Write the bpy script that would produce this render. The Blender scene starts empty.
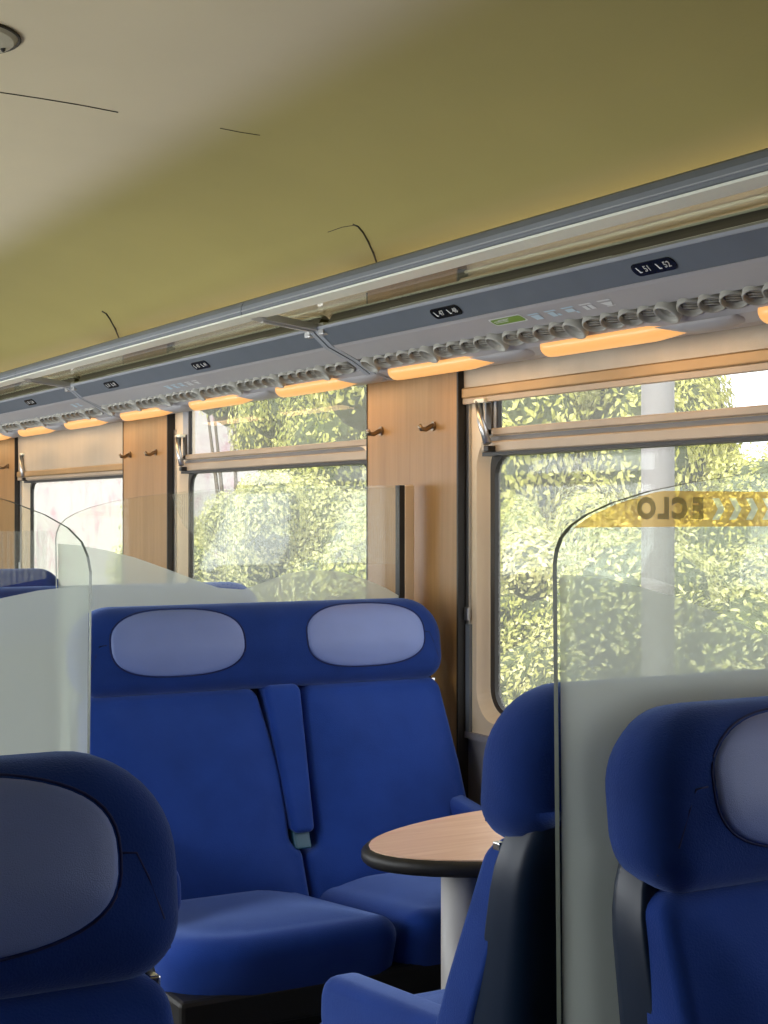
import bpy, bmesh, math, random
from mathutils import Vector, Matrix
from mathutils.bvhtree import BVHTree
from mathutils.geometry import delaunay_2d_cdt
random.seed(7)
C = bpy.context.scene.collection
SC = bpy.context.scene
PI = math.pi

# ------------------------------------------------------------------ camera
F_PX, YAW, CAMZ = 1537.0, math.radians(29.2), 1.40
cd = bpy.data.cameras.new('camera')
cd.sensor_fit = 'VERTICAL'; cd.sensor_height = 24.0; cd.lens = 24.0*F_PX/1024.0
cd.clip_start = 0.02; cd.clip_end = 300
cam = bpy.data.objects.new('camera', cd); C.objects.link(cam)
cam.location = (0, 0, CAMZ); cam.rotation_euler = (PI/2, 0, -YAW)
SC.camera = cam
# ------------------------------------------------------------------ world, sun, window fill, exposure
SC.view_settings.view_transform = 'Standard'; SC.view_settings.look = 'None'
SC.view_settings.gamma = 1.0; SC.view_settings.use_curve_mapping = False
SC.view_settings.exposure = 0.0
w = bpy.data.worlds.new('sky'); SC.world = w; w.use_nodes = True
bg = w.node_tree.nodes['Background']
bg.inputs['Color'].default_value = (0.93, 0.96, 1.0, 1); bg.inputs['Strength'].default_value = 2.8
sd = bpy.data.lights.new('sun', 'SUN'); sd.energy = 7.5; sd.angle = math.radians(1.5); sd.color = (1.0, 0.95, 0.84)
so = bpy.data.objects.new('sun', sd); C.objects.link(so)
so.rotation_euler = Vector((0.62, 0.30, -0.85)).to_track_quat('-Z', 'Y').to_euler()
# lamps added in left-hand window openings, tilted up to brighten seats and ceiling
def daylight(y, power, x=-0.62, rot=(0, -math.radians(118), 0), size=(0.9, 1.45), z=1.32, col=(0.93, 0.97, 1.0)):
    l = bpy.data.lights.new('window_daylight', 'AREA'); l.shape = 'RECTANGLE'; l.size, l.size_y = size
    l.energy = power; l.color = col
    o = bpy.data.objects.new('window_daylight', l); C.objects.link(o); o.location = (x, y, z); o.rotation_euler = rot
LEFT_POWER = [0, 0, 22, 42, 40, 30, 20]
SC.cycles.max_bounces = 10; SC.cycles.diffuse_bounces = 5; SC.cycles.transparent_max_bounces = 24
SC.cycles.caustics_reflective = False; SC.cycles.caustics_refractive = False
SC.cycles.sample_clamp_indirect = 6.0

# ------------------------------------------------------------------ dimensions
P = 2.13                      # length of one bay
AISLE = 0.832                 # x of the middle of the car
WR = 2.18                     # face of the wooden panels
WP = 2.21                     # wall face by the windows
Y0, Y1 = -3.6, 13.0
def mx(x): return 2*AISLE - x

# ------------------------------------------------------------------ materials
MATS = {}
def nodes(name):
    m = bpy.data.materials.new(name); m.use_nodes = True; MATS[name] = m
    nt = m.node_tree; b = nt.nodes['Principled BSDF']; return m, nt, b
def N(nt, t, **kw):
    n = nt.nodes.new(t)
    for k, v in kw.items():
        if k in n.inputs: n.inputs[k].default_value = v
        else: setattr(n, k, v)
    return n
def L(nt, a, ao, b, bi): nt.links.new(a.outputs[ao], b.inputs[bi])
def coords(nt, scale=(1, 1, 1), kind='Object'):
    tc = N(nt, 'ShaderNodeTexCoord'); mp = N(nt, 'ShaderNodeMapping'); mp.inputs['Scale'].default_value = scale
    L(nt, tc, kind, mp, 'Vector'); return mp
def mat(name, col, rough=0.5, metal=0.0, var=0.0, vscale=8.0, bump=0.0, bscale=60.0, spec=0.5, sheen=0.0, stretch=(1,1,1), col2=None, coat=0.0, emit=None):
    m, nt, b = nodes(name)
    b.inputs['Base Color'].default_value = (*col, 1); b.inputs['Roughness'].default_value = rough
    b.inputs['Metallic'].default_value = metal; b.inputs['Specular IOR Level'].default_value = spec
    b.inputs['Coat Weight'].default_value = coat
    if sheen:
        b.inputs['Sheen Weight'].default_value = sheen; b.inputs['Sheen Roughness'].default_value = 0.45
        b.inputs['Sheen Tint'].default_value = (0.35, 0.5, 1.0, 1)
    if emit: b.inputs['Emission Color'].default_value = (*emit[0], 1); b.inputs['Emission Strength'].default_value = emit[1]
    mp = coords(nt, stretch)
    if var or col2:
        nz = N(nt, 'ShaderNodeTexNoise', Scale=vscale, Detail=5.0); L(nt, mp, 0, nz, 'Vector')
        r = N(nt, 'ShaderNodeValToRGB')
        r.color_ramp.elements[0].position = 0.3; r.color_ramp.elements[1].position = 0.7
        c2 = col2 or tuple(min(1, c*(1+var)) for c in col)
        r.color_ramp.elements[0].color = (*(c*(1-var) for c in col), 1)
        r.color_ramp.elements[1].color = (*c2, 1)
        L(nt, nz, 'Fac', r, 'Fac'); L(nt, r, 'Color', b, 'Base Color')
    if bump:
        n2 = N(nt, 'ShaderNodeTexNoise', Scale=bscale, Detail=4.0); L(nt, mp, 0, n2, 'Vector')
        bp = N(nt, 'ShaderNodeBump', Strength=bump, Distance=0.003); L(nt, n2, 'Fac', bp, 'Height'); L(nt, bp, 'Normal', b, 'Normal')
    return m
mat('velvet', (0.012, 0.046, 0.265), 0.85, var=0.12, vscale=9, bump=0.30, bscale=420, spec=0.12, sheen=0.7)
mat('velvet_dark', (0.010, 0.036, 0.200), 0.85, var=0.12, vscale=9, bump=0.30, bscale=420, spec=0.12, sheen=0.5)
mat('insert', (0.175, 0.245, 0.54), 0.42, var=0.07, vscale=5, bump=0.25, bscale=900, spec=0.45)
mat('insert_edge', (0.004, 0.012, 0.08), 0.8)
mat('shell', (0.004, 0.015, 0.040), 0.40, spec=0.28)
mat('hinge', (0.02, 0.10, 0.17), 0.4)
mat('chrome', (0.75, 0.76, 0.78), 0.2, metal=1.0)
mat('steel', (0.50, 0.50, 0.50), 0.35, metal=1.0)
mat('hook_metal', (0.30, 0.24, 0.18), 0.3, metal=1.0)
mat('black', (0.012, 0.011, 0.010), 0.5)
mat('black_gloss', (0.008, 0.008, 0.008), 0.2)
mat('dark_metal', (0.045, 0.038, 0.030), 0.40, metal=0.0, var=0.25, vscale=3, stretch=(1, 0.15, 1))
mat('slate', (0.135, 0.155, 0.180), 0.45, var=0.06)
mat('slate_light', (0.33, 0.35, 0.38), 0.42, var=0.05)
mat('fascia', (0.42, 0.41, 0.415), 0.42, var=0.05, vscale=3)
mat('rail_bright', (0.93, 0.96, 0.82), 0.35, metal=0.0)
mat('nozzle', (0.44, 0.43, 0.38), 0.45)
mat('nozzle_dark', (0.17, 0.16, 0.13), 0.6)
mat('cream', (0.74, 0.60, 0.42), 0.5, var=0.05, vscale=4)
mat('transom', (0.37, 0.295, 0.215), 0.42, metal=0.2, var=0.06)
mat('groove', (0.17, 0.16, 0.155), 0.5)
mat('blind', (0.44, 0.37, 0.28), 0.38, metal=0.15, var=0.05, vscale=3, stretch=(1, 5, 0.6), bump=0.2, bscale=120)
mat('blind_bar', (0.36, 0.225, 0.095), 0.38, metal=0.2, var=0.06)
mat('grey_wall', (0.24, 0.23, 0.25), 0.6, var=0.06, bump=0.15, bscale=200)
mat('taupe_plain', (0.50, 0.45, 0.33), 0.6)
mat('speaker', (0.44, 0.41, 0.30), 0.5)
mat('table_leg', (0.62, 0.60, 0.58), 0.4, var=0.04)
mat('floor', (0.10, 0.11, 0.14), 0.7, var=0.3, vscale=40)
mat('white_ink', (0.85, 0.87, 0.88), 0.5)
mat('plate_ink', (0.62, 0.62, 0.60), 0.5)
mat('icon', (0.55, 0.70, 0.78), 0.5)
mat('icon_pale', (0.74, 0.76, 0.75), 0.5)
mat('sticker_green', (0.20, 0.36, 0.05), 0.4)
mat('crack', (0.05, 0.04, 0.025), 0.8)
mat('glass_edge', (0.075, 0.090, 0.070), 0.45, spec=0.25)
mat('concrete_pole', (0.24, 0.235, 0.24), 0.7, var=0.12, vscale=3)
mat('ballast', (0.30, 0.28, 0.24), 0.9, var=0.4, vscale=25)
mat('roof', (0.30, 0.28, 0.27), 0.8)
mat('bark', (0.10, 0.075, 0.05), 0.9)
# lamp lens: gives off warm light
mat('lamp', (0.45, 0.30, 0.14), 0.35, emit=((1.0, 0.46, 0.12), 0.80))

def leaf(name, a, b, c):
    m, nt, p = nodes(name); p.inputs['Roughness'].default_value = 0.8; p.inputs['Specular IOR Level'].default_value = 0.1
    g = N(nt, 'ShaderNodeNewGeometry'); r = N(nt, 'ShaderNodeValToRGB')
    r.color_ramp.elements[0].color = (*a, 1); r.color_ramp.elements[1].color = (*c, 1)
    e = r.color_ramp.elements.new(0.5); e.color = (*b, 1)
    L(nt, g, 'Random Per Island', r, 'Fac'); L(nt, r, 'Color', p, 'Base Color')
    tr = N(nt, 'ShaderNodeBsdfTranslucent'); L(nt, r, 'Color', tr, 'Color')
    mxs = N(nt, 'ShaderNodeMixShader', Fac=0.35)
    L(nt, p, 0, mxs, 1); L(nt, tr, 0, mxs, 2)
    L(nt, mxs, 0, nt.nodes['Material Output'], 'Surface')
leaf('leaf_yellow', (0.22, 0.24, 0.05), (0.50, 0.50, 0.14), (0.78, 0.75, 0.32))
leaf('leaf_green', (0.15, 0.19, 0.05), (0.42, 0.44, 0.12), (0.72, 0.70, 0.27))
leaf('leaf_pale', (0.24, 0.27, 0.07), (0.56, 0.55, 0.21), (0.92, 0.88, 0.50))
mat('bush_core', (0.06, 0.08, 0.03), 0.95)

# wood panel
def wood(name, c1, c2, stretch, rough=0.42):
    m, nt, b = nodes(name); b.inputs['Roughness'].default_value = rough
    mp = coords(nt, stretch); nz = N(nt, 'ShaderNodeTexNoise', Scale=3.0, Detail=8.0, Distortion=0.6); L(nt, mp, 0, nz, 'Vector')
    r = N(nt, 'ShaderNodeValToRGB'); r.color_ramp.elements[0].position = 0.33; r.color_ramp.elements[1].position = 0.68
    r.color_ramp.elements[0].color = (*c1, 1); r.color_ramp.elements[1].color = (*c2, 1)
    L(nt, nz, 'Fac', r, 'Fac'); L(nt, r, 'Color', b, 'Base Color')
wood('wood', (0.305, 0.157, 0.046), (0.380, 0.204, 0.068), (10, 14, 0.7))
wood('table_wood', (0.74, 0.46, 0.31), (0.88, 0.61, 0.45), (1.2, 12, 8), 0.35)

# ceiling colour: pale taupe crown that blends into an olive cove
m, nt, b = nodes('ceiling'); b.inputs['Roughness'].default_value = 0.55
mp = coords(nt); sx = N(nt, 'ShaderNodeSeparateXYZ'); L(nt, mp, 0, sx, 0)
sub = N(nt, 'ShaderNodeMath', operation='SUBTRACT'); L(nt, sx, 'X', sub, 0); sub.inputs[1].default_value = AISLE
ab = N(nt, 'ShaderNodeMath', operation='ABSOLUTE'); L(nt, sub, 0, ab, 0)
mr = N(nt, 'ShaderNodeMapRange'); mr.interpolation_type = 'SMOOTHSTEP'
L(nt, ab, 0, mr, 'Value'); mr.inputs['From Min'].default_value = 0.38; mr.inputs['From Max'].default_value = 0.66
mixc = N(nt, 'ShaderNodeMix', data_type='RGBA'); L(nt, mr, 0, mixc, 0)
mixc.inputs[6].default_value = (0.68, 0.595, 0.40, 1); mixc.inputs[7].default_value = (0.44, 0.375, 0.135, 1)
nz = N(nt, 'ShaderNodeTexNoise', Scale=2.2, Detail=6.0); L(nt, mp, 0, nz, 'Vector')
mm = N(nt, 'ShaderNodeMapRange'); L(nt, nz, 'Fac', mm, 'Value'); mm.inputs['To Min'].default_value = 0.90; mm.inputs['To Max'].default_value = 1.08
vm = N(nt, 'ShaderNodeVectorMath', operation='SCALE'); L(nt, mixc, 2, vm, 0); L(nt, mm, 0, vm, 'Scale')
L(nt, vm, 0, b, 'Base Color')
n2 = N(nt, 'ShaderNodeTexNoise', Scale=160.0, Detail=3.0); L(nt, mp, 0, n2, 'Vector')
bp = N(nt, 'ShaderNodeBump', Strength=0.12, Distance=0.002); L(nt, n2, 'Fac', bp, 'Height'); L(nt, bp, 'Normal', b, 'Normal')

def glassy(name, tint=(0.95, 0.97, 0.95), refl=0.05, film=0.0, film_col=(0.8, 0.83, 0.78), stripes=None, rough=0.03, transl=0.5, dirt=0.0):
    """thin glass: see-through with a Fresnel reflection and an optional milky film"""
    m, nt, b = nodes(name); nt.nodes.remove(b); out = nt.nodes['Material Output']
    t = N(nt, 'ShaderNodeBsdfTransparent'); t.inputs['Color'].default_value = (*tint, 1)
    g = N(nt, 'ShaderNodeBsdfGlossy'); g.inputs['Roughness'].default_value = rough
    ge = N(nt, 'ShaderNodeNewGeometry'); dp = N(nt, 'ShaderNodeVectorMath', operation='DOT_PRODUCT'); L(nt, ge, 'Incoming', dp, 0); L(nt, ge, 'Normal', dp, 1)
    ba = N(nt, 'ShaderNodeMath', operation='ABSOLUTE'); L(nt, dp, 'Value', ba, 0)
    om = N(nt, 'ShaderNodeMath', operation='SUBTRACT'); om.inputs[0].default_value = 1.0; L(nt, ba, 0, om, 1)
    pw = N(nt, 'ShaderNodeMath', operation='POWER'); L(nt, om, 0, pw, 0); pw.inputs[1].default_value = 5.0
    ml = N(nt, 'ShaderNodeMath', operation='MULTIPLY_ADD'); L(nt, pw, 0, ml, 0); ml.inputs[1].default_value = 0.9*min(1, refl/0.04); ml.inputs[2].default_value = refl
    a = N(nt, 'ShaderNodeMixShader'); L(nt, ml, 0, a, 0); L(nt, t, 0, a, 1); L(nt, g, 0, a, 2)
    last = a
    if film:
        d = N(nt, 'ShaderNodeBsdfDiffuse'); d.inputs['Color'].default_value = (*film_col, 1)
        tr = N(nt, 'ShaderNodeBsdfTranslucent'); tr.inputs['Color'].default_value = (*film_col, 1)
        dm = N(nt, 'ShaderNodeMixShader', Fac=transl); L(nt, d, 0, dm, 1); L(nt, tr, 0, dm, 2)
        f = N(nt, 'ShaderNodeMixShader', Fac=film); L(nt, a, 0, f, 1); L(nt, dm, 0, f, 2)
        mp = coords(nt)
        if stripes:
            wv = N(nt, 'ShaderNodeTexWave', Scale=stripes, Distortion=0.0); wv.bands_direction = 'X'; L(nt, mp, 0, wv, 'Vector')
            q = N(nt, 'ShaderNodeMath', operation='MULTIPLY'); L(nt, wv, 'Fac', q, 0); q.operation = 'MULTIPLY_ADD'; q.inputs[1].default_value = film*0.55; q.inputs[2].default_value = film*0.45; L(nt, q, 0, f, 0)
        elif dirt:
            nz = N(nt, 'ShaderNodeTexNoise', Scale=3.0, Detail=6.0); L(nt, mp, 0, nz, 'Vector')
            r = N(nt, 'ShaderNodeMapRange'); L(nt, nz, 'Fac', r, 'Value')
            r.inputs['To Min'].default_value = film*(1-dirt); r.inputs['To Max'].default_value = film*(1+dirt); L(nt, r, 0, f, 0)
        last = f
    L(nt, last, 0, out, 'Surface')
glassy('glass', (0.965, 0.985, 0.965), refl=0.035)
glassy('window_glass', (0.93, 0.94, 0.93), refl=0.03, film=0.16, film_col=(0.88, 0.88, 0.82), dirt=0.45, transl=0.8)
glassy('frost', (0.86, 0.90, 0.87), refl=0.02, film=0.56, film_col=(0.92, 0.97, 0.95), rough=0.25, transl=0.82)
glassy('stripes', (0.97, 0.98, 0.97), refl=0.0, film=0.24, film_col=(0.92, 0.93, 0.88), stripes=50.0, transl=0.7)
glassy('sign_reflection', (1.0, 0.76, 0.40), refl=0.0, film=0.30, film_col=(1.0, 0.60, 0.18), transl=0.8)
glassy('reflection_grey', (0.55, 0.55, 0.50), refl=0.0, film=0.45, film_col=(0.33, 0.33, 0.28), transl=0.6)
glassy('reflection_white', (0.95, 0.95, 0.92), refl=0.0, film=0.35, film_col=(0.95, 0.95, 0.90), transl=0.8)

# weathered, overexposed wall with faded pink paint
m, nt, b = nodes('painted_wall'); b.inputs['Roughness'].default_value = 0.8
mp = coords(nt, (0.5, 0.5, 0.55)); nz = N(nt, 'ShaderNodeTexNoise', Scale=3.0, Detail=7.0, Distortion=1.2); L(nt, mp, 0, nz, 'Vector')
r = N(nt, 'ShaderNodeValToRGB'); r.color_ramp.elements[0].position = 0.30; r.color_ramp.elements[1].position = 0.52
r.color_ramp.elements[0].color = (0.34, 0.20, 0.235, 1); r.color_ramp.elements[1].color = (0.40, 0.385, 0.37, 1)
e = r.color_ramp.elements.new(0.40); e.color = (0.37, 0.32, 0.33, 1)
L(nt, nz, 'Fac', r, 'Fac'); L(nt, r, 'Color', b, 'Base Color')

# ------------------------------------------------------------------ mesh helpers
def link(name, me, m, parent=None, smooth=False, loc=None):
    if m and not me.materials: me.materials.append(MATS[m])
    if smooth:
        for p in me.polygons: p.use_smooth = True
    o = bpy.data.objects.new(name, me); C.objects.link(o)
    if parent is not None: o.parent = parent
    if loc is not None: o.location = loc
    return o
def obj(name, bm, m, parent=None, smooth=False, loc=None, norm=True):
    if norm: bmesh.ops.recalc_face_normals(bm, faces=bm.faces)
    me = bpy.data.meshes.new(name); bm.to_mesh(me); bm.free()
    return link(name, me, m, parent, smooth, loc)
def tag(o, label=None, cat=None, group=None, kind=None):
    if label: o['label'] = label
    if cat: o['category'] = cat
    if group: o['group'] = group
    if kind: o['kind'] = kind
    return o
def thing(name, label, cat, loc=(0, 0, 0), rz=0, group=None):
    o = bpy.data.objects.new(name, None); C.objects.link(o); o.empty_display_size = 0.05
    o.location = loc; o.rotation_euler = (0, 0, rz); return tag(o, label, cat, group)
def struct(name, bm, m, parent=None, smooth=False, norm=True):
    o = obj(name, bm, m, parent, smooth, norm=norm)
    if parent is None: o['kind'] = 'structure'
    return o
def dup(root, loc, rz=0, label=None, group=None):
    r = root.copy(); C.objects.link(r); r.location = loc; r.rotation_euler = (0, 0, rz)
    if label: r['label'] = label
    if group: r['group'] = group
    for ch in list(root.children):
        c = ch.copy(); C.objects.link(c); c.parent = r
        for g in ch.children:
            d = g.copy(); C.objects.link(d); d.parent = c
    return r
def box(bm, a, b, bev=0.0, seg=2):
    x0, x1 = sorted((a[0], b[0])); y0, y1 = sorted((a[1], b[1])); z0, z1 = sorted((a[2], b[2]))
    v = [bm.verts.new(p) for p in ((x0,y0,z0),(x1,y0,z0),(x1,y1,z0),(x0,y1,z0),(x0,y0,z1),(x1,y0,z1),(x1,y1,z1),(x0,y1,z1))]
    f = [bm.faces.new([v[i] for i in q]) for q in ((0,3,2,1),(4,5,6,7),(0,1,5,4),(1,2,6,5),(2,3,7,6),(3,0,4,7))]
    if bev:
        es = set(e for q in f for e in q.edges)
        bmesh.ops.bevel(bm, geom=list(es), offset=bev, segments=seg, affect='EDGES', profile=0.5)
    return bm
def BX(a, b, bev=0.0, seg=2): return box(bmesh.new(), a, b, bev, seg)
def prism_y(prof, ya, yb, bm=None, cap=True):
    """closed (x,z) profile swept along Y"""
    bm = bm or bmesh.new()
    A = [bm.verts.new((x, ya, z)) for x, z in prof]; B = [bm.verts.new((x, yb, z)) for x, z in prof]
    n = len(prof)
    for i in range(n): bm.faces.new((A[i], A[(i+1) % n], B[(i+1) % n], B[i]))
    if cap: bm.faces.new(A[::-1]); bm.faces.new(B)
    return bm
def tube(pts, r, seg=8, bm=None, closed=False):
    bm = bm or bmesh.new(); rings = []
    pts = [Vector(p) for p in pts]; n = len(pts)
    for i, p in enumerate(pts):
        a = pts[(i-1) % n] if (closed or i > 0) else p; b_ = pts[(i+1) % n] if (closed or i < n-1) else p
        t = (b_-a).normalized(); up = Vector((0, 0, 1)) if abs(t.z) < 0.9 else Vector((1, 0, 0))
        u = t.cross(up).normalized(); v = t.cross(u).normalized(); rr = r[i] if isinstance(r, (list, tuple)) else r
        rings.append([bm.verts.new(p+u*math.cos(2*PI*k/seg)*rr+v*math.sin(2*PI*k/seg)*rr) for k in range(seg)])
    m_ = n if closed else n-1
    for i in range(m_):
        A, B = rings[i], rings[(i+1) % n]
        for k in range(seg): bm.faces.new((A[k], A[(k+1) % seg], B[(k+1) % seg], B[k]))
    if not closed: bm.faces.new(rings[0]); bm.faces.new(rings[-1][::-1])
    return bm
def rpoly(pts, radii, seg=6, dens=0.05):
    """rounded polygon, densified"""
    out = []; n = len(pts)
    for i in range(n):
        p = Vector(pts[i]); a = Vector(pts[i-1]); c = Vector(pts[(i+1) % n])
        r = radii[i] if isinstance(radii, (list, tuple)) else radii
        d1 = (a-p); d2 = (c-p); l1, l2 = d1.length, d2.length; d1.normalize(); d2.normalize()
        ang = d1.angle(d2); t = min(r/math.tan(ang/2), l1*0.49, l2*0.49) if r > 0 else 0
        if t < 1e-5: out.append(tuple(p)); continue
        s, e = p+d1*t, p+d2*t
        rr = t*math.tan(ang/2); bis = (d1+d2).normalized(); cc = p+bis*(rr/math.sin(ang/2))
        v0, v1 = s-cc, e-cc; sweep = math.atan2(v0.x*v1.y-v0.y*v1.x, v0.dot(v1))
        for k in range(seg+1):
            q = sweep*k/seg; out.append((cc.x+v0.x*math.cos(q)-v0.y*math.sin(q), cc.y+v0.x*math.sin(q)+v0.y*math.cos(q)))
    res = []
    for i in range(len(out)):
        a, c = Vector(out[i]), Vector(out[(i+1) % len(out)]); k = max(1, int((c-a).length/dens))
        for j in range(k): res.append(tuple(a.lerp(c, j/k)))
    return res
def inset(o, d):
    n = len(o); area = sum(o[i][0]*o[(i+1) % n][1]-o[(i+1) % n][0]*o[i][1] for i in range(n)); s = 1 if area > 0 else -1
    res = []
    for i in range(n):
        a, p, c = Vector(o[i-1]), Vector(o[i]), Vector(o[(i+1) % n])
        e1 = (p-a).normalized(); e2 = (c-p).normalized(); nn = Vector((-(e1.y+e2.y), e1.x+e2.x)).normalized()*s
        res.append(tuple(p+nn*d))
    return res
def pillow(o, thick, r, crown, fmap, rb=None, D=0.16, grid=0.03):
    """cushion from an outline (u,v); w runs 0 (front) .. thick (back); rounded rim, front swelling with the distance from the rim"""
    rb = r*0.6 if rb is None else rb
    bm = bmesh.new(); rings = []; K = 7
    for k in range(5):
        a = PI/2*k/4; rings.append([(p[0], p[1], thick-rb*(1-math.cos(a))) for p in inset(o, rb*(1-math.sin(a)))])
    for k in range(K+1):
        a = PI/2*k/K; rings.append([(p[0], p[1], r*(1-math.sin(a))) for p in inset(o, r*(1-math.cos(a)))])
    vr = [[bm.verts.new(fmap(*p)) for p in ring] for ring in rings]
    n = len(o)
    for i in range(len(vr)-1):
        for k in range(n): bm.faces.new((vr[i][k], vr[i][(k+1) % n], vr[i+1][(k+1) % n], vr[i+1][k]))
    bm.faces.new(vr[0])
    rim = [Vector(p[:2]) for p in rings[-1]]
    xs = [p.x for p in rim]; zs = [p.y for p in rim]
    def inside(x, y):
        c = False
        for i in range(n):
            a, b_ = rim[i-1], rim[i]
            if (a.y > y) != (b_.y > y) and x < (b_.x-a.x)*(y-a.y)/(b_.y-a.y)+a.x: c = not c
        return c
    def dist(p):
        d = 1e9
        for i in range(n):
            a, b_ = rim[i-1], rim[i]; e = b_-a; l2 = e.length_squared
            t = max(0, min(1, (p-a).dot(e)/l2)) if l2 > 0 else 0
            d = min(d, (p-a-e*t).length)
        return d
    pts = []; j = 0; y = min(zs)+grid*0.5
    while y < max(zs):
        x = min(xs)+grid*(0.25 if j % 2 else 0.75)
        while x < max(xs):
            q = Vector((x, y))
            if inside(x, y):
                d = dist(q)
                if d > grid*0.45: pts.append((q, d))
            x += grid
        y += grid*0.866; j += 1
    co = rim+[q for q, d in pts]
    res = delaunay_2d_cdt(co, [(i, (i+1) % n) for i in range(n)], [], 1, 1e-6)
    vs, fs, orig = res[0], res[2], res[3]
    lut = []
    for v, og in zip(vs, orig):
        q = [k for k in og if k < n]
        if q: lut.append(vr[-1][q[0]])
        else:
            d = dist(v); t = min(1, d/D); lut.append(bm.verts.new(fmap(v.x, v.y, -crown*(1-(1-t)**2.2))))
    for f in fs:
        vv = [lut[i] for i in f]
        if len(set(vv)) == 3:
            try: bm.faces.new(vv)
            except ValueError: pass
    return bm
def fill_face(bm, pts):
    return bm.faces.new([bm.verts.new(p) for p in pts])
def text_mesh(s, size, m, parent, M4, name='lettering', extrude=0.0004, font_scale=(1, 1), bold=0.0):
    cu = bpy.data.curves.new('t', 'FONT'); cu.body = s; cu.size = size; cu.extrude = extrude; cu.align_x = 'CENTER'; cu.align_y = 'CENTER'; cu.resolution_u = 3; cu.offset = bold
    t = bpy.data.objects.new('t', cu); C.objects.link(t)
    dg = bpy.context.evaluated_depsgraph_get(); me = bpy.data.meshes.new_from_object(t.evaluated_get(dg))
    bpy.data.objects.remove(t); bpy.data.curves.remove(cu)
    me.transform(Matrix.Diagonal((font_scale[0], font_scale[1], 1, 1))); me.transform(M4); me.name = name; me.materials.clear()
    return link(name, me, m, parent)

# ------------------------------------------------------------------ ceiling
CEIL = [(AISLE, 2.288), (1.10, 2.284), (1.35, 2.276), (1.47, 2.266), (1.60, 2.245), (1.72, 2.212), (1.83, 2.165), (1.93, 2.112), (2.02, 2.090), (2.12, 2.081), (2.24, 2.078)]
def smooth_prof(p, n=4):
    r = []
    for i in range(len(p)-1):
        p0 = p[max(0, i-1)]; p1 = p[i]; p2 = p[i+1]; p3 = p[min(len(p)-1, i+2)]
        for k in range(n):
            t = k/n
            r.append(tuple(0.5*((2*p1[j])+(-p0[j]+p2[j])*t+(2*p0[j]-5*p1[j]+4*p2[j]-p3[j])*t*t+(-p0[j]+3*p1[j]-3*p2[j]+p3[j])*t**3) for j in (0, 1)))
    return r+[p[-1]]
CP = smooth_prof(CEIL)
full = [(mx(x), z) for x, z in CP[::-1]] + CP[1:]
bm = bmesh.new()
ys = [Y0+(Y1-Y0)*i/8 for i in range(9)]
rows = [[bm.verts.new((x, y, z)) for x, z in full] for y in ys]
for a, c in zip(rows, rows[1:]):
    for k in range(len(full)-1): bm.faces.new((a[k], a[k+1], c[k+1], c[k]))
ceiling = struct('ceiling', bm, 'ceiling', smooth=True, norm=False)
# outer roof skin, keeps daylight out
struct('trim_8', prism_y([(-0.60, 2.05), (-0.60, 2.12), (0.0, 2.42), (AISLE, 2.50), (1.66, 2.42), (2.26, 2.12), (2.26, 2.05), (2.30, 2.05), (2.30, 2.14), (1.68, 2.46), (AISLE, 2.54), (-0.02, 2.46), (-0.64, 2.14), (-0.64, 2.05)], Y0, Y1), 'slate')
def on_ceiling(px, v):
    """point where the line of sight through a pixel meets the ceiling"""
    u = (px-384)/F_PX; h = (512-v)/F_PX
    dx = math.sin(YAW)+u*math.cos(YAW); dy = math.cos(YAW)-u*math.sin(YAW)
    best = None
    for (xa, za), (xb, zb) in zip(CP, CP[1:]):
        # h*t+CAMZ = za+(dx*t-xa)*s
        s = (zb-za)/(xb-xa); t = (za-xa*s-CAMZ)/(h-dx*s)
        x = dx*t
        if t > 0 and xa-1e-6 <= x <= xb+1e-6: best = (x, dy*t, h*t+CAMZ-0.0005); break
    if best is None:
        t = (CEIL[0][1]-CAMZ)/h; best = (dx*t, dy*t, CEIL[0][1]-0.0005)
    return best
for pts, rr in ((((-14, 90), (0, 92), (40, 98), (82, 105), (118, 112)), 0.0016), (((220, 128), (240, 132), (260, 135)), 0.0009),
                (((328, 232), (342, 227), (355, 225)), 0.0009), (((353, 224), (358, 226), (363, 232), (368, 241), (373, 252), (378, 266)), 0.0030),
                (((102, 311), (106, 313), (110, 319), (115, 328), (120, 340)), 0.0040)):
    obj('panel_seam', tube([on_ceiling(*p) for p in pts], rr, 6), 'crack', ceiling, True)
sp = thing('ceiling_speaker', 'round beige speaker cover on the ceiling, cut by the left edge', 'speaker', (0.700, 2.88, 2.2865))
bm = bmesh.new()
prof = [(0.0, -0.012), (0.085, -0.012), (0.104, -0.009), (0.112, -0.002), (0.112, 0.0)]
rg = [[bm.verts.new((r_*math.cos(2*PI*k/40), r_*math.sin(2*PI*k/40), z)) for k in range(40)] for r_, z in prof[1:]]
for a, c in zip(rg, rg[1:]):
    for k in range(40): bm.faces.new((a[k], a[(k+1) % 40], c[(k+1) % 40], c[k]))
bm.faces.new(rg[0])
obj('cover', bm, 'speaker', sp)
obj('rim_gap', tube([(0.1145*math.cos(2*PI*k/40), 0.1145*math.sin(2*PI*k/40), -0.002) for k in range(40)], 0.003, 6, closed=True), 'crack', sp)
for k in range(3):
    a = 2*PI*k/3+0.05; bm = bmesh.new(); bmesh.ops.create_uvsphere(bm, u_segments=10, v_segments=6, radius=0.005)
    obj('screw', bm, 'black', sp, True, (0.088*math.cos(a), 0.088*math.sin(a), -0.013))

# ------------------------------------------------------------------ floor and end walls
struct('floor', BX((mx(2.24), Y0, -0.06), (2.24, Y1, 0.0)), 'floor')
for nm, y in (('wall_back', Y0), ('wall_front', Y1)):
    struct(nm, BX((mx(2.24), y-0.05, 0), (2.24, y, 2.3)), 'wood')

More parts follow.
